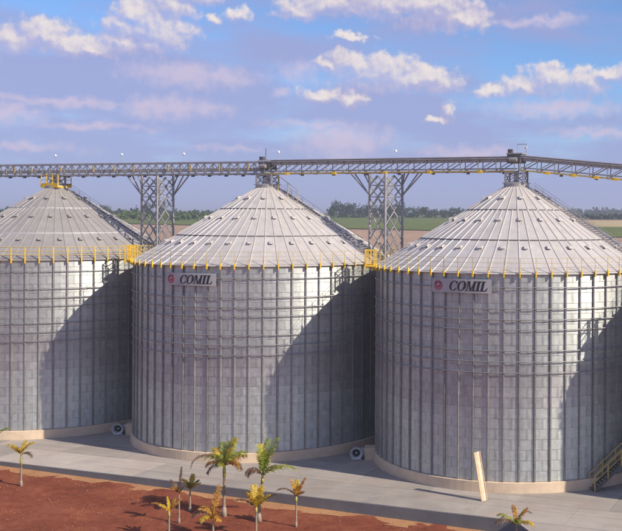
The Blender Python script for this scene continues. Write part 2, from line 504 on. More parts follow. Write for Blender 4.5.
# dry orange strip of soil along the foot of the slab
def dry_strip():
    random.seed(5)
    n = 160; vs = []; fs = []
    for i in range(n+1):
        p = far_left.lerp(edge_b+ed*.5, i/n)
        nn = Vector((ed.y, -ed.x))
        w = 1.15+.22*math.sin(i*.35)+random.uniform(-.12, .12)
        for k, t in enumerate((-.3, .45, w)):
            q = p+nn*t
            vs.append((q.x, q.y, soil_z(q.x)+(.06, .045, -.03)[k]))
    for i in range(n):
        for k in range(2): fs.append((i*3+k, i*3+k+1, (i+1)*3+k+1, (i+1)*3+k))
    me = MB().add(vs, fs).mesh('dry_soil_strip', 'dry_soil', True); fix_normals(me)
    o = link('dry_soil_strip', me); tag(o, kind='structure')


dry_strip()
def clods():
    random.seed(11)
    m = MB()
    for k in range(3000):
        y = 60+28*random.random()**.8; x = random.uniform(-52, 6)
        if (Vector((x, y))-edge_a).dot(Vector((ed.y, -ed.x))) < .6: continue
        s = random.choice((.03, .04, .04, .05, .07))*random.uniform(.7, 1.3); z = soil_z(x)
        a = random.uniform(0, 6.28); c, sn = math.cos(a)*s, math.sin(a)*s
        m.add([(x+c, y+sn, z-.02), (x-sn, y+c, z-.02), (x-c, y-sn, z-.02), (x+sn, y-c, z-.02), (x+.2*c, y+.2*sn, z+s*random.uniform(.5, 1.0)+.03)],
              [(0, 1, 4), (1, 2, 4), (2, 3, 4), (3, 0, 4)])
    o = m.build('soil_clods', 'clod_soil'); tag(o, 'small dry clods and chips scattered over red soil', 'clods', kind='stuff')


clods()

# concrete apron: a base with single cast slabs on it
apron = link('concrete_apron', None); tag(apron, kind='structure')
def prism(poly, z0, z1):
    n = len(poly)
    vs = [(p[0], p[1], z0) for p in poly]+[(p[0], p[1], z1) for p in poly]
    return MB().add(vs, [tuple(range(n-1, -1, -1)), tuple(range(n, 2*n))]+[(i, (i+1) % n, n+(i+1) % n, n+i) for i in range(n)])


right_far = edge_b+ed*60
nn = Vector((ed.y, -ed.x))          # towards the camera
cdir = (corner2-edge_b).normalized()
base_poly = [far_left+nn*.03, edge_b+nn*.03-ed*.01, edge_b+cdir*25-ed*.01, Vector((75, 40)), Vector((75, 60)), right_far-nn*48, far_left-nn*48]
prism(base_poly, -1.9, -.035).build('apron_base', 'kerb_concrete', apron)
random.seed(21)
def slab(poly, col, z=0.0):
    o = prism(poly, -.16, z).build('slab', 'slab_concrete', apron); o.color = (*col, 1)
SW = 7.4; rows = [0, 4.6, 10.0, 16.5, 23.5, 31, 39, 47]
L0 = -60.0
for r in range(len(rows)-1):
    s = L0+(0 if r % 2 == 0 else 2.6)
    while s < 118:
        w = SW*random.uniform(.92, 1.08)
        g = .018
        p = [edge_a+ed*(s+g)-nn*(rows[r]+g), edge_a+ed*(s+w-g)-nn*(rows[r]+g), edge_a+ed*(s+w-g)-nn*(rows[r+1]-g), edge_a+ed*(s+g)-nn*(rows[r+1]-g)]
        if r == 0:
            p[0] -= nn*.01; p[1] -= nn*.01
        cen = (p[0]+p[2])/2
        inside = any(all((q-c).length < SR for q in p) for c in (A, B, C, D))
        t = random.uniform(.84, 1.10)
        col = (t*1.0, t*.985, t*.97)
        if r == 0 and abs(s-1) < 6: col = (1.28, 1.25, 1.22)
        if not inside: slab(p, col)
        s += w
# right-hand apron that comes forward towards the camera
for r in range(3):
    for k in range(5):
        o0 = edge_b+cdir*(r*6.2+.02)+ed*(k*6.5+.02)
        p = [o0+cdir*6.16, o0+cdir*6.16+ed*6.46, o0+ed*6.46, o0]
        t = random.uniform(.92, 1.05); slab(p, (t, t*.985, t*.97))

# ------------------------------------------------------------------ silos
NST = 64; STEP = 2*math.pi/NST; NR = 20; RH = (EAVE-PLINTH-.02)/NR
R1 = .9
def roof_z(r): return PEAK-(r-R1)*(PEAK-EAVE)/(SR-R1)


def sheet_geo(m, a0, z0, uvs):
    """one curved wall sheet, two stiffener bays wide, with lapped edges"""
    n = 6; w = STEP*2; o = len(m.v); vs = []
    for i in range(n+1):
        a = a0+w*i/n; lap = .012 if i == 0 else 0.0
        for z, dr in ((0, .022), (RH, .004)):
            r = SR+dr+lap; vs.append((r*math.sin(a), -r*math.cos(a), z0+z))
    fs = [(2*i, 2*i+2, 2*i+3, 2*i+1) for i in range(n)]
    for i in range(n):
        uvs += [(i/n, 0), ((i+1)/n, 0), ((i+1)/n, 1), (i/n, 1)]
    # lip along the bottom and the lapped side
    b = len(vs)
    for i in range(n+1):
        a = a0+w*i/n; lap = .012 if i == 0 else 0.0
        r = SR+.022+lap; vs.append((r*math.sin(a), -r*math.cos(a), z0)); r = SR+.001; vs.append((r*math.sin(a), -r*math.cos(a), z0))
    for i in range(n):
        fs.append((b+2*i+1, b+2*i+3, b+2*i+2, b+2*i)); uvs += [(.5, .5)]*4
    e = len(vs)
    for z, dr in ((0, .034), (RH, .016)):
        for q in (dr, 0.0):
            r = SR+q; vs.append((r*math.sin(a0), -r*math.cos(a0), z0+z))
    fs.append((e, e+2, e+3, e+1)); uvs += [(.5, .5)]*4
    m.add(vs, fs)


def uv_mesh(m, uvs, name, mat):
    me = m.mesh(name, mat, True)
    lay = me.uv_layers.new(name='UVMap')
    for i, t in enumerate(uvs): lay.data[i].uv = t
    return me


_m, _u = MB(), []
sheet_geo(_m, 0, 0, _u)
SHEET = uv_mesh(_m, _u, 'wall_panel', 'galvanised_sheet')


def roof_panel_mesh(r_out, r_in, step, lip):
    """one tapered roof sheet with a raised seam along one edge"""
    prof = [(-.06, 0), (-.03, .055), (.03, .055), (.06, 0)]
    m = MB(); vs = []
    for r in (r_out, r_in):
        zc = roof_z(r)+lip
        hw = r*math.tan(step/2)
        k = min(1.0, hw/.16)
        pts = [(-hw+x*k, z*max(.5, k)) for x, z in prof]+[(hw-.06*k, 0)]
        for x, z in pts: vs.append((x, -r, zc+z))
    fs = [(i, i+1, 6+i-1, 6+i-2) for i in range(4)]
    fs = [(i, i+1, 5+i+1, 5+i) for i in range(4)]
    b = len(vs)
    # cap of the seam and turned-down edge at the lower end
    for i in range(5): vs.append(vs[i])
    for x in (vs[0], vs[4]): vs.append((x[0], x[1], x[2]-max(.05, lip)))
    fs.append((b, b+3, b+2, b+1)); fs.append((b+5, b+6, b+4, b))
    m.add(vs, fs)
    return m.mesh('roof_panel', 'roof_sheet')


TIERS = [(SR+.22, 8.5, NST, .0), (8.62, 4.42, NST, .07), (4.54, R1, NST//2, .14)]
ROOFM = [roof_panel_mesh(a, b, 2*math.pi/n, l) for a, b, n, l in TIERS]
# stiffener: hat section
_m = MB()
def hat(z0, z1):
    prof = [(-.105, .03), (-.06, .035), (-.05, .14), (.05, .14), (.06, .035), (.105, .03)]
    vs = [(x, -(SR+y), z) for z in (z0, z1) for x, y in prof]; n = len(prof)
    return MB().add(vs, [(i, i+1, n+i+1, n+i) for i in range(n-1)]+[(n+5, n+4, n+3, n+2, n+1, n+0)])
STIFF = hat(PLINTH, EAVE-.06).mesh('stiffener', 'galvanised_steel')
RINGZ = (16.07, 14.40, 13.54, 12.76, 11.11, 10.25, 9.39)
WRING = MB().ring(SR+.19, 0, .045, 160, 6).mesh('wind_ring', 'galvanised_steel', True)
# plinth ring
PL = MB().lathe([(SR-.3, PLINTH-.02), (SR+.22, PLINTH-.02), (SR+.26, PLINTH-.06), (SR+.26, -.3), (SR-.3, -.3)], 128, True).mesh('plinth', 'plinth_concrete')
fix_normals(PL)
# vents
def vent_mesh():
    m = MB(); w, l, h = .17, .44, .19
    vs = [(-w, 0, 0), (w, 0, 0), (w, 0, h), (-w, 0, h), (-w, l, 0), (w, l, 0), (w, l*.55, h*.95), (-w, l*.55, h*.95), (-w*1.15, -.16, h*.8), (w*1.15, -.16, h*.8)]
    fs = [(1, 5, 6, 2), (4, 0, 3, 7), (5, 4, 7, 6), (3, 2, 6, 7), (8, 9, 2, 3), (0, 1, 5, 4)]
    return m.add(vs, fs).mesh('roof_vent', 'roof_sheet')
VENT = vent_mesh()
VOPEN = MB().box((0, .02, .09), (.30, .03, .13)).mesh('opening', 'dark_opening')
# eave rail post with bright bracket
POST = MB().bar((0, -(SR+.30), EAVE-.10), (0, -(SR+.30), EAVE+1.12), .036).mesh('rail_post', 'yellow_rail_paint')
POSTB = MB().bar((0, -(SR+.30), EAVE-.10), (0, -(SR+.30), EAVE+1.12), .085).mesh('rail_post', 'yellow_paint')
RAILB = MB().ring(SR+.30, 0, .036, 128, 5).mesh('handrail', 'yellow_rail_paint', True)
BRK = MB().bar((0, -(SR+.31), EAVE-.42), (0, -(SR+.31), EAVE+.12), .13, .10).box((0, -(SR+.2), EAVE-.3), (.12, .24, .06)).mesh('bracket', 'yellow_paint')
RAIL = MB().ring(SR+.30, 0, .013, 128, 5).mesh('handrail', 'yellow_rail_paint', True)
SLOPE = math.atan2(PEAK-EAVE, SR-R1)


def roof_stair(root, ang):
    """steps with two handrails running up the cone"""
    st = link('roof_stair', None, root, (0, 0, 0), ang)
    Lr = SR+.1
    for sx in (-.42, .42):
        MB().bar((sx, -Lr, roof_z(Lr)+.12), (sx, -1.6, roof_z(1.6)+.18), .06, .16).build('stringer', 'roof_sheet', st)
        for hh in (.34, .62):
            MB().bar((sx, -Lr, roof_z(Lr)+.12+hh), (sx, -1.6, roof_z(1.6)+.18+hh), .03).build('handrail', 'roof_sheet', st)
    n = 38
    tm = MB().box((0, 0, 0), (.84, .26, .04)).mesh('tread', 'roof_sheet')
    for i in range(n):
        r = Lr+(1.6-Lr)*(i+.5)/n; link('tread', tm, st, (0, -r, roof_z(r)+.16))
    pm = MB().bar((0, 0, 0), (0, 0, .64), .03).mesh('post', 'roof_sheet')
    for i in range(9):
        r = Lr+(1.6-Lr)*(i+.3)/9
        for sx in (-.42, .42): link('post', pm, st, (sx, -r, roof_z(r)+.12))


def eave_platform(root, ang, full=True):
    """yellow access platform hung on the eave"""
    p = link('eave_platform', None, root, (0, 0, 0), ang)
    y0, y1 = -(SR+.15), -(SR+1.05); z = EAVE-.15
    MB().box((0, (y0+y1)/2, z), (1.24, .9, .10)).build('deck', 'yellow_paint', p)
    for x in (-.60, .60):
        MB().bar((x, y1, z-.35), (x, y1, z+1.45), .12).build('post', 'yellow_paint', p)
        MB().bar((x, y0, z-.35), (x, y0, z+1.45), .12).build('post', 'yellow_paint', p)
    for hh in (.5, .95, 1.4):
        MB().bar((-.60, y1, z+hh), (.60, y1, z+hh), .06).build('handrail', 'yellow_paint', p)
    for q in (.2, .5, .8):
        MB().bar((-.60, y0+(y1-y0)*q, z), (-.60, y0+(y1-y0)*q, z+1.4), .09).build('baluster', 'yellow_paint', p)
    MB().bar((-.60, y1, z+1.4), (-.60, y0, z+1.4), .06).build('handrail', 'yellow_paint', p)
    MB().bar((.60, y1, z+1.4), (.60, y0, z+1.4), .06).build('handrail', 'yellow_paint', p)
    MB().bar((.4, y0, z-.4), (.4, y1, z-.05), .08).bar((-.4, y0, z-.4), (-.4, y1, z-.05), .08).build('bracket', 'yellow_paint', p)


def sheet_tone(row, ang, k):
    """mill batches: whole courses differ a little, single sheets differ too"""
    base = 1.0+random.uniform(-.022, .022)
    blk = math.sin(ang*2.3+row//4*1.7)*.05          # sheets put up together come from one batch
    col = [base+blk]*3
    k = .97 if row >= 11 else 1.03
    patch = math.sin(ang*5.3+row//3*2.1)+.6*math.sin(ang*2.1+1.3)      # duller batch, used here and there at mid height
    if 7 <= row <= 10:
        k = .86 if patch > -.2 else .96
        col[0] *= 1.02; col[1] *= .98
    elif row == 6 and patch > .5: k = .92
    return tuple(c*k for c in col)


def silo(pos, face_deg, label, roof_tone, seed, platform=-1.25, stair=1.30, top='frame'):
    random.seed(seed)
    root = thing('grain_silo', label, 'silo', (pos.x, pos.y, 0), 0, 'silos in the row')
    face = R_(face_deg)
    link('plinth', PL, root)
    rest, ruv = MB(), []
    for r in range(NR):
        z = PLINTH+r*RH
        for k in range(NST//2):
            a = (2*k+(r % 2))*STEP+STEP/2
            mid = a+STEP; dlt = (mid-face+math.pi) % (2*math.pi)-math.pi
            if abs(dlt) < R_(84.5):
                link('wall_panel', SHEET, root, (0, 0, z), a, sheet_tone(r, a, k))
            else: sheet_geo(rest, a, z, ruv)
    o = link('wall_sheeting', uv_mesh(rest, ruv, 'wall_sheeting', 'galvanised_sheet'), root); o['kind'] = 'stuff'
    for k in range(NST): t = random.uniform(.75, 1.15); link('stiffener', STIFF, root, None, k*STEP, (t*.76, t*.78, t*.78))
    for z in RINGZ: link('wind_ring', WRING, root, (0, 0, z), 0, (.8, .8, .82))
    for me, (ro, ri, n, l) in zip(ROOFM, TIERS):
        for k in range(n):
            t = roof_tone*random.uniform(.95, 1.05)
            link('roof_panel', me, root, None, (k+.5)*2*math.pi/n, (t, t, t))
    for (ro, ri, n, l) in TIERS[1:]:
        MB().lathe([(ro+.015, roof_z(ro)-.02), (ro+.015, roof_z(ro)+l+.015), (ro-.05, roof_z(ro)+l+.03), (ro-.05, roof_z(ro)-.02)], 128, True).build('tier_band', 'light_cover' if top == 'yellow' else 'dark_steel', root)  # light put into the band colour: pale where it reflects, dark where sun grazes
    for r, n, off in ((9.73, 32, .3), (6.08, 21, .1), (3.02, 11, .2)):
        for k in range(n):
            a = (k+off)*2*math.pi/n
            lip = 0 if r > 8.5 else (.07 if r > 4.5 else .14)
            v = link('roof_vent', VENT, root, (r*math.sin(a), -r*math.cos(a), roof_z(r)+lip+.02))
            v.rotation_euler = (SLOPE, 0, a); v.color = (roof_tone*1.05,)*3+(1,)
            link('opening', VOPEN, v)
    for k in range(NST):
        p = link('rail_post', POSTB if top == 'yellow' else POST, root, None, k*STEP); link('bracket', BRK, p)
    for z in (EAVE+.35, EAVE+.72, EAVE+1.10): link('handrail', RAILB if top == 'yellow' else RAIL, root, (0, 0, z))
    MB().lathe([(R1+.25, roof_z(R1)-.1), (R1+.25, roof_z(R1)+.30), (R1+.05, roof_z(R1)+.42), (.02, roof_z(R1)+.46)], 32).build('peak_collar', 'galvanised_steel', root)
    MB().lathe([(SR+.02, EAVE-.12), (SR+.10, EAVE-.12), (SR+.10, EAVE-.03), (SR+.02, EAVE-.03)], 128, True).build('eave_ring', 'dark_steel', root)
    if stair is not None: roof_stair(root, stair)
    if platform is not None: eave_platform(root, platform)
    zb = roof_z(R1)+.35; zt = CONV-.02
    hd = link('peak_frame', None, root, (0, 0, 0), ROW_ANG)
    w = .85 if top == 'frame' else .7
    corners = [(-w, -w*.8), (w, -w*.8), (w, w*.8), (-w, w*.8)]
    for x, y in corners: MB().bar((x, y, zb-.4), (x, y, zt), .13).build('post', 'galvanised_steel', hd)
    for (x0, y0), (x1, y1) in zip(corners, corners[1:]+corners[:1]):
        MB().bar((x0, y0, zb+.05), (x1, y1, zt-.1), .07).build('brace', 'galvanised_steel', hd)
        MB().bar((x1, y1, zb+.05), (x0, y0, zt-.1), .06).build('brace', 'galvanised_steel', hd)
        MB().bar((x0, y0, zt-.06), (x1, y1, zt-.06), .09).build('girt', 'galvanised_steel', hd)
    MB().box((0, 0, (zb+zt)/2), (.36, .36, zt-zb)).build('drop_spout', 'galvanised_steel', hd)
    if top == 'yellow':
        zb -= .25
        MB().box((0, 0, zb+.08), (2.3, 2.0, .14)).build('deck', 'yellow_paint', hd)
        MB().box((0, -1.02, zb+.24), (2.3, .05, .46)).box((0, 1.02, zb+.24), (2.3, .05, .46)).build('toe_board', 'yellow_paint', hd)
        for x in (-1.12, -.4, .4, 1.12):
            for y in (-.98, .98): MB().bar((x, y, zb+.1), (x, y, zb+1.45), .07).build('rail_post', 'yellow_paint', hd)
        for y in (-.98, .98):
            for h in (.85, 1.4): MB().bar((-1.12, y, zb+h), (1.12, y, zb+h), .05).build('handrail', 'yellow_rail_paint', hd)
    else:
        MB().box((0, 0, zb), (2.1, 1.8, .08)).build('deck', 'galvanised_steel', hd)
        if pos is B:
            for x in (1.5, 2.6, 3.7):
                rr = x; MB().bar((x, -.5, roof_z(rr)+.1), (x, -.5, roof_z(rr)+1.5), .06).build('rail_post', 'yellow_rail_paint', hd)
            MB().bar((1.0, -.5, zb+1.2), (3.7, -.5, roof_z(3.7)+1.45), .05).build('handrail', 'yellow_rail_paint', hd)
    return root


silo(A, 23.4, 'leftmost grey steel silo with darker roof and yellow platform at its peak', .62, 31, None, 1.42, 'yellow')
silo(B, 12.5, 'middle grey steel silo, its emblem sign just right of the left lattice tower', .97, 32, -1.45, 1.25)
silo(C, -1.5, 'nearest and largest looking grey steel silo, behind the leaning plank', 1.0, 33, -1.48, 1.08)
silo(D, -18.3, 'grey steel silo at the right end of the row, past the yellow stairs', .97, 34, -1.05, 1.20)


# ------------------------------------------------------------------ signs on the silo walls
def ell_ring(cx, cy, ro, so, ri, si, a0, a1, n=28):
    vs = []; fs = []
    for i in range(n+1):
        a = a0+(a1-a0)*i/n
        vs += [(cx+ro*math.cos(a), cy+so*math.sin(a)), (cx+ri*math.cos(a), cy+si*math.sin(a))]
    for i in range(n): fs.append((2*i, 2*i+2, 2*i+3, 2*i+1))
    return vs, fs


def quads(*qs):
    vs = []; fs = []
    for q in qs: fs.append(tuple(range(len(vs), len(vs)+len(q)))); vs += list(q)
    return vs, fs


def rect(x0, y0, x1, y1): return [(x0, y0), (x1, y0), (x1, y1), (x0, y1)]


LET = {
    'C': [ell_ring(.46, .5, .46, .53, .25, .47, R_(42), R_(318)), quads([(.70, .72), (.82, .66), (.86, 1.0), (.80, .97)], [(.72, .12), (.82, .10), (.84, .25), (.78, .28)])],
    'O': [ell_ring(.48, .5, .48, .53, .25, .47, 0, 2*math.pi)],
    'M': [quads(rect(.10, 0, .18, 1), [(.10, 1), (.36, 1), (.66, .0), (.54, .0)], [(.54, 0), (.66, 0), (1.02, 1), (.94, 1)], rect(.84, 0, 1.08, 1), rect(0, 0, .28, .06), rect(.02, .94, .3, 1.0), rect(.74, 0, 1.18, .06), rect(.90, .94, 1.18, 1))],
    'I': [quads(rect(.10, 0, .34, 1), rect(0, 0, .44, .06), rect(0, .94, .44, 1))],
    'L': [quads(rect(.10, 0, .34, 1), rect(0, 0, .74, .07), rect(0, .94, .46, 1), [(.60, .05), (.74, .05), (.80, .34), (.74, .34)])],
}


def wrapped(name, shapes, mat, parent, a_mid, r, th):
    """flat outline (x along the wall, y up) bent round the silo at radius r, th thick"""
    m = MB()
    for vs, fs in shapes:
        fr = [((r+th)*math.sin(a_mid+x/r), -(r+th)*math.cos(a_mid+x/r), y) for x, y in vs]
        bk = [(r*math.sin(a_mid+x/r), -r*math.cos(a_mid+x/r), y) for x, y in vs]
        n = len(vs); f2 = [tuple(f) for f in fs]
        edges = {}
        for f in fs:
            for i, j in zip(f, f[1:]+f[:1]): edges[(i, j)] = edges.get((i, j), 0)+1
        sides = [(i, j, n+j, n+i) for (i, j) in edges if (j, i) not in edges]
        m.add(fr+bk, f2+[tuple(n+i for i in reversed(f)) for f in fs]+sides)
    me = m.mesh(name, mat); fix_normals(me)
    return link(name, me, parent)


def disc(cx, cy, r, n=28): return ([(cx+r*math.cos(2*math.pi*i/n), cy+r*math.sin(2*math.pi*i/n)) for i in range(n)], [tuple(range(n))])


def sign(pos, a_mid, zmid, label):
    s = thing('nameplate_sign', label, 'sign', (pos.x, pos.y, zmid), 0, 'nameplate signs on the silos')
    am = R_(a_mid); w, h = 5.15, 1.10; r = SR+.28
    n = 16
    pl = ([(-w/2+w*i/n, y) for i in range(n+1) for y in (-h/2, h/2)], [(2*i, 2*i+2, 2*i+3, 2*i+1) for i in range(n)])
    wrapped('plate', [pl], 'sign_plate', s, am, r, .03)
    r2 = r+.034
    e = wrapped('emblem', [ell_ring(-1.98, .0, .40, .40, .30, .30, 0, 2*math.pi)], 'red_emblem', s, am, r2, .02)
    wrapped('disc', [disc(-1.98, 0, .255)], 'red_emblem', e, am, r2-.004, .016)
    wrapped('leaf', [quads([(-2.22, .20), (-2.02, -.06), (-1.95, -.02), (-2.06, .26)], [(-1.74, .20), (-1.94, -.06), (-2.0, -.02), (-1.90, .26)])], 'black_letter', e, am, r2+.02, .01)
    wrapped('tick', [quads([(-2.10, .14), (-2.00, -.04), (-1.95, .00), (-2.02, .14)], [(-2.00, -.04), (-1.82, .15), (-1.87, .18), (-2.02, .06)])], 'white_paint', e, am, r2+.032, .008)
    x = -.92; hh = .76
    for ch, wd in (('C', .66), ('O', .72), ('M', .80), ('I', .34), ('L', .58)):
        kx = wd/{'C': .86, 'O': .96, 'M': 1.18, 'I': .44, 'L': .80}[ch]
        shp = []
        for vs, fs in LET[ch]:
            shp.append(([(x+px*kx+.24*(py-.5)*hh, (py-.5)*hh) for px, py in vs], fs))
        wrapped('letter', shp, 'black_letter', s, am, r2, .02)
        x += wd+.03
    return s


sign(B, -18.9, 15.95, 'grey COMIL sign with round red emblem on the middle silo')
sign(C, -21.5, 16.15, 'grey COMIL sign with round red emblem on the nearest, right-hand silo')


# ------------------------------------------------------------------ conveyor bridges over the peaks
def bridge(p0, p1, z0, z1, label, covered, bay=1.55, start=0.0, yellow_every=7.0):
    """box truss with a conveyor trough; local x runs along it"""
    d = (p1-p0); L = d.length
    root = thing('conveyor_bridge', label, 'conveyor', (p0.x, p0.y, z0), 0, 'conveyor bridges over the silo peaks')
    root.rotation_euler = (0, -math.atan2(z1-z0, L), math.atan2(d.y, d.x))
    L = math.hypot(L, z1-z0)
    hw, hh = .62, 1.22
    cm = 'yellow_rail_paint' if covered else 'galvanised_steel'
    for y in (-hw, hw):
        MB().bar((0, y, .06), (L, y, .06), .12).build('bottom_chord', cm, root)
        MB().bar((0, y, hh), (L, y, hh), .11).build('top_chord', 'galvanised_steel', root)
    n = int(L/bay); b = L/n
    vert = MB().bar((0, 0, .12), (0, 0, hh-.055), .07).mesh('upright', 'galvanised_steel')
    dg = MB().bar((0, 0, .12), (b, 0, hh-.06), .075).mesh('diagonal', 'galvanised_steel')
    dg2 = MB().bar((0, 0, hh-.06), (b, 0, .12), .075).mesh('diagonal', 'galvanised_steel')
    cross = MB().bar((0, -hw, 0), (0, hw, 0), .10).mesh('cross_beam', 'dark_steel')
    hang = MB().box((0, 0, -.10), (.22, .3, .2)).mesh('roller_bracket', 'dark_steel')
    for i in range(n+1):
        for y in (-hw, hw): link('upright', vert, root, (i*b, y*1.0, 0))
        link('cross_beam', cross, root, (i*b, 0, .02))
        if i < n:
            for y in (-hw, hw): link('diagonal', dg if (i % 2 == 0 or covered) else dg2, root, (i*b, y*.995, 0))
        if i % 2 == 0 and i < n: link('roller_bracket', hang, root, (i*b+b*.4, -hw*.7, 0))
    if covered:
        MB().box((L/2, 0, hh-.10), (L, .95, .40)).build('trough', 'galvanised_steel', root)
        MB().box((L/2, 0, hh+.16), (L, 1.30, .07)).build('cover', 'light_cover', root)
        MB().box((L/2, 0, .30), (L, .5, .10)).build('return_belt', 'galvanised_steel', root)
    else:
        MB().box((L/2, .1, .50), (L, .5, .34)).build('trough', 'galvanised_steel', root)
        MB().bar((0, -.66, hh+.09), (L, -.66, hh+.09), .05).build('handrail', 'light_cover', root)
        MB().box((L/2, .35, .16), (L, .5, .05)).build('walkway', 'dark_steel', root)
    k = start
    lump = MB().box((0, 0, 0), (.36, .18, .26)).bar((-.32, 0, -.06), (.32, 0, -.06), .11).mesh('drive_guard', 'yellow_paint')
    tagm = MB().box((0, 0, 0), (.16, .06, .62)).mesh('marker_plate', 'yellow_rail_paint')
    while k < L:
        if covered: link('drive_guard', lump, root, (k, -hw-.10, .02))
        else: link('marker_plate', tagm, root, (k, -hw-.08, .72))
        k += yellow_every*random.uniform(.55, 1.2)
    return root


random.seed(50)
bridge(A-ROW*36, B, CONV, CONV, 'open lattice conveyor bridge running left from the middle silo peak', False, .98, 1, 3.6)
bridge(B+ROW*.02, C, CONV+.02, CONV+.02, 'covered conveyor bridge with yellow bottom chord between the middle and right silo peaks', True, 1.7, 2.6, 4.6)
bridge(C+ROW*.5, D, CONV+.10, CONV-2.35, 'conveyor bridge sloping down to the right from the nearest silo peak', True, 1.6, 2.6, 2.5)
# machinery heads where bridges meet
for pos, zz, lab, w in ((B, CONV+.9, 'small dark conveyor drive box on the middle silo peak', 1.3), (C, CONV+1.2, 'dark conveyor drive box with bracket on the nearest silo peak', 1.4)):
    h = thing('conveyor_drive', lab, 'machine', (pos.x, pos.y, zz), ROW_ANG, 'conveyor drives on the peaks')
    MB().box((0, 0, .0), (w, 1.3, .8)).build('housing', 'dark_steel', h)
    MB().box((0, 0, .46), (w+.15, 1.4, .10)).build('lid', 'light_cover' if pos is B else 'galvanised_steel', h)
    MB().tube([(-.4, -.86, -.1), (.3, -.86, -.1)], .2, 10).build('motor', 'galvanised_steel', h)
    MB().box((-w/2+.25, -.4, .68), (.4, .4, .36)).build('gearbox', 'dark_steel', h)


# ------------------------------------------------------------------ lattice towers
def tower(c, label):
    t = thing('lattice_tower', label, 'tower', (c.x, c.y, 0), R_(43)-math.atan2(c.x, c.y), 'lattice towers under the conveyor')
    rz = t.rotation_euler.z
    a = 1.10; zt = CONV-.06
    cs = [(-a, -a), (a, -a), (a, a), (-a, a)]
    def world(x, y): return Vector((c.x+x*math.cos(rz)-y*math.sin(rz), c.y+x*math.sin(rz)+y*math.cos(rz)))
    zlow = []
    for x, y in cs:
        w = world(x, y); dmin = min((w-s).length for s in (A, B, C, D))
        zlow.append(roof_z(dmin)-.02 if dmin < SR+.3 else 0.0)
    for (x, y), zl in zip(cs, zlow): MB().bar((x, y, zl), (x, y, zt), .17).build('leg', 'galvanised_steel', t)
    zs = [17.9, 19.3, 20.7, 22.1, 23.4, 24.5, zt-.1]
    for (x0, y0), (x1, y1) in zip(cs, cs[1:]+cs[:1]):
        for i in range(len(zs)-1):
            za, zb = zs[i], zs[i+1]; mx, my = (x0+x1)/2, (y0+y1)/2
            MB().bar((x0, y0, za), (mx, my, zb-.05), .10).build('brace', 'galvanised_steel', t)
            MB().bar((x1, y1, za), (mx, my, zb-.05), .10).build('brace', 'galvanised_steel', t)
            MB().bar((mx, my, za+.02), (x0, y0, zb-.05), .065).build('brace', 'galvanised_steel', t)
            MB().bar((mx, my, za+.02), (x1, y1, zb-.05), .065).build('brace', 'galvanised_steel', t)
            if i in (4, 5): MB().bar((x0, y0, za), (x1, y1, za), .09).build('girt', 'galvanised_steel', t)
    # knee struts out to the bridge
    def loc(wx, wy):
        dx, dy = wx-c.x, wy-c.y
        return (dx*math.cos(rz)+dy*math.sin(rz), -dx*math.sin(rz)+dy*math.cos(rz))
    left = min(cs, key=lambda p: world(*p).dot(ROW)); right = max(cs, key=lambda p: world(*p).dot(ROW))
    for leg, sg in ((left, -1), (right, 1)):
        for reach, zl in ((3.55, 23.55), (2.15, 24.55)):
            for yo in (-.45, .45):
                w = c+ROW*(sg*reach)+PER*yo; lx, ly = loc(w.x, w.y)
                MB().bar((leg[0], leg[1], zl), (lx, ly, CONV+.02), .10).build('knee_strut', 'galvanised_steel', t)
    return t


tower((A+B)/2, 'grey steel lattice tower under the conveyor between left and middle silos')
tower((B+C)/2, 'grey steel lattice tower under the conveyor between middle and right silos')


# ------------------------------------------------------------------ lamps on the bridges
def lamp(x, y, z, zb, label):
    l = thing('bridge_lamp', label, 'lamp', (x, y, zb), 0, 'small lamps above the conveyor')
    MB().tube([(0, 0, 0), (0, 0, z-zb-.1)], .022, 6).build('pole', 'galvanised_steel', l)
    hm = MB(); hm.lathe([(.02, -.14), (.10, -.10), (.14, 0), (.10, .10), (.02, .13)], 12)
    hm.build('globe', 'white_paint', l, True).location = (0, 0, z-zb)


TOPZ = CONV+1.25
def on_row(x):      # the row line at a given x
    return A.y+(x-A.x)*ROW.y/ROW.x
for x, z, lab in ((-56.6, 28.1, 'small white lamp above the conveyor at the left picture edge'),
                  (-46.9, 27.85, 'small white lamp above the leftmost silo peak'),
                  (-38.7, 27.85, 'small white lamp just left of the left lattice tower'),
                  (-31.4, 27.8, 'small white lamp between the left lattice tower and middle silo'),
                  (-21.0, 27.85, 'small white lamp on a thin pole at the middle silo peak'),
                  (-9.0, 27.75, 'small white lamp above the right lattice tower'),
                  (3.2, 27.85, 'small white lamp at the nearest silo peak')):
    lamp(x, on_row(x)-.3 if x < -22 else on_row(x), z, TOPZ+(.0 if x < -22 else .22), lab)
mast = thing('antenna_mast', 'thin dark mast standing left of the lamp on middle silo peak', 'mast', (B.x-.15, B.y-.2, CONV+1.45))
MB().tube([(0, 0, 0), (0, 0, 1.15)], .04, 6).build('pole', 'dark_steel', mast)
MB().box((0, 0, .02), (.2, .2, .06)).build('foot', 'dark_steel', mast)
brk = thing('cable_bracket', 'thin steel gantry bracket above the drive on nearest silo peak', 'bracket', (C.x+.1, C.y-.2, CONV+1.7))
MB().tube([(0, 0, 0), (0, 0, .85)], .035, 6).build('post', 'galvanised_steel', brk)
MB().tube([(.85, -.28, 0), (.85, -.28, .85)], .035, 6).build('post', 'galvanised_steel', brk)
MB().tube([(0, 0, .82), (.85, -.28, .82)], .035, 6).build('crossbar', 'galvanised_steel', brk)


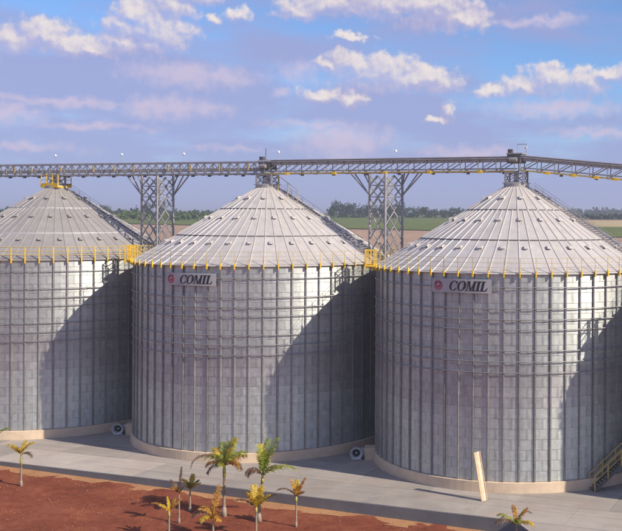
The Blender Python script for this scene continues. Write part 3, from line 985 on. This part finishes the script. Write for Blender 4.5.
# ------------------------------------------------------------------ aeration fans in the gaps
def fan(x, y, silo_pos, label, rz):
    f = thing('aeration_fan', label, 'fan', (x, y, 0), rz, 'aeration fans at the silo feet')
    ax = .62
    cyl = MB()
    prof = [(.60, -.42), (.64, -.40), (.64, -.30), (.50, -.22), (.50, .75), (.46, .75), (.36, -.05), (.40, -.22), (.54, -.40), (.60, -.42)]
    m = MB().lathe(prof, 28)
    M = Matrix.Rotation(R_(90), 4, 'X')
    # lathe axis z -> -y faces the camera
    m.v = [(v[0]*.86, v[2], .60-v[1]*.86) for v in m.v]
    me = m.mesh('casing', 'fan_grey', True); fix_normals(me); link('casing', me, f)
    hub = MB().tube([(0, -.05, .60), (0, .3, .60)], .09, 12); hub.build('hub', 'fan_grey', f)
    for k in range(6):
        a = k*math.pi/3; M = Matrix.Rotation(a, 3, 'Y') @ Matrix.Rotation(R_(35), 3, 'Z')
        MB().box(Vector((0, .1, .60))+Matrix.Rotation(a, 3, 'Y') @ Vector((.25, 0, 0)), (.26, .03, .15), Matrix.Rotation(a, 3, 'Y') @ Matrix.Rotation(R_(35), 3, 'X')).build('blade', 'dark_steel', f)
    MB().lathe([(.40, -.02), (.40, .02), (.01, .02)], 24).build('back_plate', 'dark_opening', f).matrix_local = Matrix.Translation((0, .35, .60)) @ Matrix.Rotation(R_(90), 4, 'X')
    MB().box((0, .2, .09), (.9, .9, .18)).build('foot', 'fan_grey', f)
    MB().box((1.32, .40, .52), (1.15, 1.25, 1.04)).build('duct_housing', 'plinth_concrete', f)
    MB().box((.62, .40, .66), (.5, .55, .5)).build('duct', 'fan_grey', f)
    return f


fan(-11.75, 89.0, C, 'grey round aeration fan and concrete duct between middle and right silos', R_(6))
fan(-36.35, 98.4, B, 'grey round aeration fan and concrete duct between left and middle silos', R_(6))


# ------------------------------------------------------------------ access stairs by the nearest silo
def stairs():
    s = thing('access_stairs', 'yellow railed steel stairs rising right against the nearest silo', 'stairs', (8.15, 79.35, 0), R_(22))
    rise, run = .185, .235; n = 22; w = .85
    tm = MB().box((0, 0, 0), (.25, w, .04)).mesh('tread', 'dark_steel')
    for i in range(n): link('tread', tm, s, ((i+.5)*run, 0, (i+1)*rise))
    Lx, Lz = n*run, n*rise
    for y in (-w/2-.03, w/2+.03):
        MB().bar((0, y, .02), (Lx, y, Lz), .05, .24).build('stringer', 'dark_steel', s)
        for hh, tk in ((1.05, .07), (.58, .055)):
            MB().bar((0, y, rise+hh), (Lx, y, Lz+hh), tk).build('handrail', 'yellow_rail_paint', s)
        for i in (0, 5, 10, 15, 20):
            MB().bar((i*run+.03, y, i*rise), (i*run+.03, y, i*rise+1.05+rise), .075).build('post', 'yellow_rail_paint', s)
    MB().box((Lx+.9, .2, Lz), (1.8, w+.5, .08)).build('landing', 'dark_steel', s)
    for x in (Lx+.1, Lx+1.7): MB().bar((x, -w/2, 0), (x, -w/2, Lz), .12).build('support_post', 'dark_steel', s)
    for x in (Lx+.05, Lx+.9, Lx+1.75): MB().bar((x, -w/2-.03, Lz), (x, -w/2-.03, Lz+1.1), .07).build('post', 'yellow_rail_paint', s)
    for hh in (.58, 1.08): MB().bar((Lx, -w/2-.03, Lz+hh), (Lx+1.8, -w/2-.03, Lz+hh), .06).build('handrail', 'yellow_rail_paint', s)


stairs()

# ------------------------------------------------------------------ leaning plank
def plank():
    p = thing('leaning_plank', 'pale wooden plank standing tilted on the concrete before the nearest silo', 'plank', (-.36, 76.35, 0))
    d = Vector((-.62, .75, 3.55)); L = d.length
    M = d.to_track_quat('Z', 'Y').to_matrix()
    M = M @ Matrix.Rotation(R_(-14), 3, 'Z')
    def bx(name, c, size, mat):
        MB().box(M @ Vector(c), size, M).build(name, mat, p)
    bx('board', (-.13, 0, L/2), (.26, .06, L), 'pale_wood')
    bx('board', (.105, .012, L/2), (.20, .055, L-.03), 'wood')
    bx('edge_strip', (-.285, .03, L/2), (.05, .10, L), 'wood')


plank()


# ------------------------------------------------------------------ palms
def frond_mesh(L, e0, droop, mat, seed, leaflet=.30, fold=.6, n=44, tw=0.0):
    """rachis in the xz plane with two rows of leaflets"""
    rnd = random.Random(seed); m = MB()
    pts = [Vector((0, 0, 0))]; K = 14
    for i in range(K):
        t = i/K; e = e0-droop*t**1.3
        pts.append(pts[-1]+Vector((math.cos(e), tw*t, math.sin(e)))*(L/K))
    m.tube(pts, [.035*(1-.8*i/K)*(.6+.25*L) for i in range(K+1)], 5)
    for i in range(n):
        t = .14+.86*(i+.5)/n
        q = t*K; j = min(K-1, int(q)); p = pts[j].lerp(pts[j+1], q-j); dr = (pts[j+1]-pts[j]).normalized()
        up = Vector((0, 1, 0)).cross(dr).normalized()*-1
        if up.z < 0: up = -up
        ll = leaflet*L*(math.sin(math.pi*(.10+.80*t))**.7)*rnd.uniform(.8, 1.15)
        for sd in (-1, 1):
            dirv = (dr*rnd.uniform(.55, .85)+Vector((0, sd, 0))*rnd.uniform(.6, .95)+up*rnd.uniform(-fold, fold*.5)).normalized()
            tip = p+dirv*ll+Vector((0, 0, -.32*ll*rnd.uniform(.4, 1.3))); midp = p+dirv*ll*.5+Vector((0, 0, .02))
            wv = dr*(.022+.022*ll)
            m.add([p-wv*.5, p+wv*.5, midp+wv, tip, midp-wv], [(0, 1, 2, 4), (4, 2, 3)])
    me = m.mesh('frond', mat); return me


def palm(x, y, h, r, fronds, label, lean=(0, 0), shaft=None, bulb=1.5, group='young palms on the red soil'):
    z0 = soil_z(x)
    t = thing('palm_tree', label, 'palm', (x, y, z0-.06), 0, group)
    K = 10; pts = []; rad = []
    for i in range(K+1):
        s = i/K; pts.append((lean[0]*s*s, lean[1]*s*s, h*s)); rad.append(.72*r*(bulb-(bulb-1)*min(1, s*4))*(1-.35*s))
    MB().tube(pts, rad, 9).build('trunk', 'palm_trunk', t, True)
    MB().tube([pts[0], (pts[2][0], pts[2][1], pts[2][2])], [rad[0]*1.06, rad[2]*1.05], 9).build('trunk_base', 'palm_base', t, True)
    top = Vector(pts[-1])
    if shaft:
        MB().tube([top-Vector((0, 0, shaft)), top-Vector((0, 0, shaft*.4)), top+Vector((0, 0, .12))], [r*.66, r*.74, r*.42], 8).build('crown_shaft', 'crown_shaft', t, True)
    for i, (az, L, e0, dr, mat, *ex) in enumerate(fronds):
        k = ex[0] if ex else .30
        me = frond_mesh(L, R_(e0), R_(dr), 'palm_'+mat, hash((round(x*10), i)) & 0xffff, k)
        o = link('frond', me, t, tuple(top)); o.rotation_euler = (0, 0, R_(az))
        s = random.uniform(.85, 1.15); o.color = (s, s*random.uniform(.93, 1.03), s, 1)
    return t


random.seed(77)
# az: 0 = to the right, 90 = away, 180 = left, 270 = towards the camera
palm(-38.02, 81.59, 2.55, .13, [(15, 1.5, 75, 70, 'yellow', .22), (165, 1.7, 60, 75, 'yellow', .2), (250, 1.3, 70, 60, 'yellow', .26), (80, 1.3, 78, 50, 'yellow', .26), (345, 1.35, 45, 130, 'dry', .2), (200, 1.0, 70, 60, 'yellow')],
     'small yellow palm alone on the soil at the far left', shaft=.9)
palm(-41.55, 83.79, 3.2, .14, [(10, 1.75, 60, 60, 'green', .2), (120, 1.8, 65, 70, 'green'), (200, 1.6, 55, 70, 'yellow'), (290, 1.5, 60, 80, 'yellow')],
     'palm at the left picture edge with only frond tips showing')
palm(-19.69, 74.72, 3.75, .17, [(20, 2.0, 66, 85, 'green'), (70, 2.3, 76, 50, 'green'), (155, 2.1, 58, 100, 'green'), (110, 2.2, 70, 60, 'green'), (190, 3.3, 58, 150, 'dry', .10), (250, 1.9, 68, 75, 'green'), (300, 1.9, 62, 85, 'green'), (345, 1.7, 40, 110, 'orange'), (170, 1.7, 40, 105, 'orange'), (40, 2.2, 80, 35, 'yellow'), (210, 1.6, 30, 120, 'dry', .25), (5, 1.9, 55, 70, 'yellow'), (135, 2.0, 66, 70, 'yellow'), (270, 1.7, 50, 90, 'green'), (90, 1.9, 60, 80, 'green'), (325, 1.8, 52, 85, 'orange')],
     'tallest palm with spreading yellow green crown before the middle silo', shaft=.8, bulb=1.8)
palm(-16.85, 73.69, 3.35, .16, [(20, 2.7, 42, 85, 'green', .2), (75, 2.7, 82, 22, 'green', .22), (35, 2.9, 78, 26, 'green', .2), (150, 2.3, 88, 22, 'green', .22), (200, 1.7, 70, 150, 'dry', .3), (300, 2.1, 84, 25, 'green', .26), (5, 2.4, 80, 30, 'green', .22), (110, 2.3, 84, 25, 'yellow', .22), (225, 1.6, 60, 130, 'dry', .26), (330, 2.0, 60, 80, 'green', .24)],
     'palm with upright green fronds and one frond arching to the right', lean=(.25, 0), shaft=.5, bulb=1.9)
palm(-13.89, 72.47, 2.2, .12, [(35, 1.5, 72, 25, 'orange', .2), (160, 1.35, 80, 20, 'orange', .22), (300, 1.1, 80, 40, 'orange', .3), (180, 1.75, 60, 105, 'dry', .12), (90, 1.2, 85, 30, 'yellow', .3), (330, .9, 60, 60, 'orange')],
     'small orange palm, rightmost of the group before the middle silo', shaft=.35, bulb=1.1)
palm(-16.22, 70.08, 2.05, .13, [(10, 1.8, 55, 55, 'dry', .15), (60, 1.5, 80, 25, 'yellow', .34), (120, 1.6, 80, 25, 'yellow', .34), (230, 1.5, 75, 40, 'yellow', .3), (300, 1.4, 72, 45, 'yellow', .34), (175, 1.7, 50, 75, 'dry', .15), (20, 1.3, 65, 50, 'yellow', .3)],
     'bright yellow palm in front of the upright green palm', shaft=.3, bulb=1.1)
palm(-22.62, 76.04, 1.55, .13, [(80, 1.2, 80, 30, 'yellow', .3), (10, 1.0, 70, 50, 'green', .3), (160, 1.1, 70, 50, 'yellow', .3), (270, 1.0, 70, 50, 'green', .3), (340, 1.1, 60, 60, 'yellow')],
     'small palm with pale trunk left of the tallest palm', bulb=1.5)
palm(-22.46, 72.84, 2.1, .11, [(70, 2.0, 86, 8, 'dry', .10), (165, 1.3, 80, 60, 'dry', .25), (20, .9, 80, 70, 'dry', .2), (240, 1.1, 80, 90, 'orange', .3)],
     'thin dried brown palm with a stiff upright stalk', bulb=1.2)
palm(-22.18, 69.70, 1.75, .11, [(175, 1.5, 55, 70, 'orange', .14), (120, 1.2, 80, 60, 'yellow', .14), (30, 1.2, 62, 40, 'orange', .2), (60, 1.0, 75, 40, 'orange'), (200, .9, 70, 60, 'yellow')],
     'small orange palm with forked fronds, leftmost of the middle group', shaft=.3, bulb=1.1)
palm(-19.23, 70.10, 1.1, .14, [(75, 2.5, 86, 40, 'orange', .18), (215, 1.6, 76, 80, 'orange', .14), (190, 2.0, 74, 150, 'dry', .24), (150, 1.8, 80, 120, 'orange', .26), (300, 1.7, 70, 140, 'orange', .28), (240, 1.5, 60, 120, 'yellow', .24), (340, .8, 50, 110, 'orange')],
     'drooping withered orange palm below the tallest palm', bulb=1.2)
palm(1.89, 68.48, 1.75, .14, [(40, 1.9, 72, 130, 'dry', .12), (20, 1.4, 70, 40, 'orange', .22), (160, 1.6, 55, 80, 'green', .22), (200, 1.7, 50, 95, 'dry', .25), (280, 1.4, 62, 90, 'green', .3), (100, 1.6, 74, 70, 'orange', .18), (330, 1.5, 45, 90, 'yellow', .25)],
     'small palm with curled dark fronds at the bottom right edge')


# ------------------------------------------------------------------ far trees
def crown(m, cx, cy, cz, rx, ry, rz, n, size, rnd, shape='round'):
    for c in range(max(4, n//22)):
        u = rnd.uniform(-1, 1); a = rnd.uniform(0, 6.283); q = rnd.random()**.4
        s = math.sqrt(max(0, 1-u*u))
        taper = 1.0 if shape == 'round' else max(.12, .55-.5*u*q)*1.3
        px, py, pz = cx+rx*s*q*math.cos(a)*taper, cy+ry*s*q*math.sin(a)*taper, cz+rz*u*q
        for k in range(22):
            x, y, z = (rnd.gauss(0, .26) for _ in range(3))
            o = Vector((px+x*rx*.8*taper, py+y*ry*.8*taper, pz+z*rz*.7))
            d1 = Vector((rnd.uniform(-1, 1), rnd.uniform(-1, 1), rnd.uniform(-1, 1))).normalized()
            d2 = d1.cross(Vector((rnd.uniform(-1, 1), rnd.uniform(-1, 1), rnd.uniform(-1, 1)))).normalized()
            sz = size*rnd.uniform(.6, 1.4)
            m.add([o-d1*sz, o-d2*sz*.6, o+d1*sz, o+d2*sz*.6], [(0, 1, 2, 3)])


def px_to_x(px, y): return (px-490.3)/1003.6*y


def tree(px, y, h, w, label, shape='round', tone=1.0, seed=0, group='trees beyond the silos'):
    rnd = random.Random(seed); x = px_to_x(px, y); z0 = terrain(y)
    t = thing('field_tree', label, 'tree', (x, y, z0), 0, group)
    tm = MB().tube([(0, 0, -.3), (.1, 0, h*.3), (-.1, 0, h*.75)], [h*.03, h*.022, h*.008], 7)
    for k in range(6):
        a = k*1.05; z = h*(.3+.07*k); tm.tube([(0, 0, z), (math.cos(a)*w*.32, math.sin(a)*w*.32, z+h*.16)], [h*.011, h*.004], 5)
    tm.build('trunk', 'bark', t)
    m = MB(); crown(m, 0, 0, h*.58, w*.5, w*.5, h*.42, 420, w*.055+.15, rnd, shape)
    o = m.build('crown', 'tree_leaf', t); o.color = (tone, tone, tone, 1)


TREES = [(102, 860, 10.5, 15, 'single round dark tree on the skyline right of the leftmost silo peak', 'round', .9),
         (131.5, 840, 8.5, 5, 'left of two small pointed trees beside the left lattice tower', 'cone', .7),
         (136.5, 850, 10, 5.5, 'right of two small pointed trees beside the left lattice tower', 'cone', .7),
         (148, 870, 13.5, 9, 'tall dark tree seen through the left half of the left tower', 'round', .75),
         (163, 880, 14, 10, 'tall dark tree seen through the right half of the left tower', 'round', .75),
         (333, 870, 10.5, 10, 'dark tree at the left end of the wood behind the middle silo roof', 'round', .8),
         (6, 640, 5.5, 14, 'low broad tree left of the leftmost silo roof, at the picture edge', 'round', 1.0),
         (398, 890, 14.5, 10, 'tall tree showing just right of the right lattice tower', 'round', .8)]
for i, (px, y, h, w, lab, shp, tone) in enumerate(TREES): tree(px, y, h, w, lab, shp, tone, 100+i)


def woodland(name, label, px0, px1, y, hfun, tone, seed, step_px=2.6, depth=60, leaf=.8):
    rnd = random.Random(seed); m = MB(); p = px0
    while p < px1:
        yy = y+rnd.uniform(0, depth); h = hfun((p-px0)/(px1-px0))*rnd.uniform(.78, 1.15)
        x = px_to_x(p, yy); w = h*rnd.uniform(.55, .95); z0 = terrain(yy)
        crown(m, x, yy, z0+h*.5, w*.5, w*.5, h*.5, 200, leaf, rnd)
        m.tube([(x, yy, z0), (x, yy, z0+h*.5)], [h*.025, h*.012], 5)
        p += step_px*rnd.uniform(.6, 1.3)
    o = m.build(name, 'tree_leaf'); o.color = (*tone, 1); tag(o, label, 'woodland', kind='stuff')


woodland('woodland', 'dark eucalyptus wood beyond the green field behind the middle silo', 334, 402, 905, lambda s: 13.5, (.8, .8, .85), 1)
woodland('woodland', 'lower mixed wood fading right behind the nearest silo roof', 400, 520, 940, lambda s: 11.0-4.0*s, (1.1, 1.05, 1.1), 2)
woodland('woodland', 'low green scrub along the skyline left of the middle silo', 108, 260, 930, lambda s: 6.0, (1.25, 1.2, .95), 3)
woodland('woodland', 'bluish dark treeline on the horizon at the right', 530, 660, 1700, lambda s: 13.0, (1.0, 1.05, 1.2), 4, 2.0, 200, 1.4)
woodland('woodland', 'dark treeline on the skyline at the far left', -30, 60, 930, lambda s: 7.5, (.9, .9, .9), 5)
woodland('hedge_crop', 'bright green bushes at the field edge left of the middle silo', 100, 215, 700, lambda s: 5.2, (3.0, 2.6, 1.1), 6, 2.0, 110, .7)
woodland('hedge_crop', 'dark green hedge beyond the straw field at the right edge', 575, 660, 900, lambda s: 5.0, (1.2, 1.2, 1.1), 7, 2.2, 60, .8)


# ------------------------------------------------------------------ thin air that fades the far land
hm = bpy.data.materials.new('haze'); hm.use_nodes = True
ht = hm.node_tree; ht.nodes.clear()
hv = ht.nodes.new('ShaderNodeVolumePrincipled'); hv.inputs['Color'].default_value = (.80, .84, .95, 1)
hv.inputs['Density'].default_value = HAZE
hv.inputs['Anisotropy'].default_value = .2
ho = ht.nodes.new('ShaderNodeOutputMaterial'); ht.links.new(hv.outputs[0], ho.inputs['Volume'])
MATS['haze'] = hm
hz = MB().box((0, 9700, 19), (34000, 21400, 46)).build('haze', 'haze'); tag(hz, kind='stuff')
hz['label'] = 'thin pale haze over the far fields'; hz['category'] = 'haze'
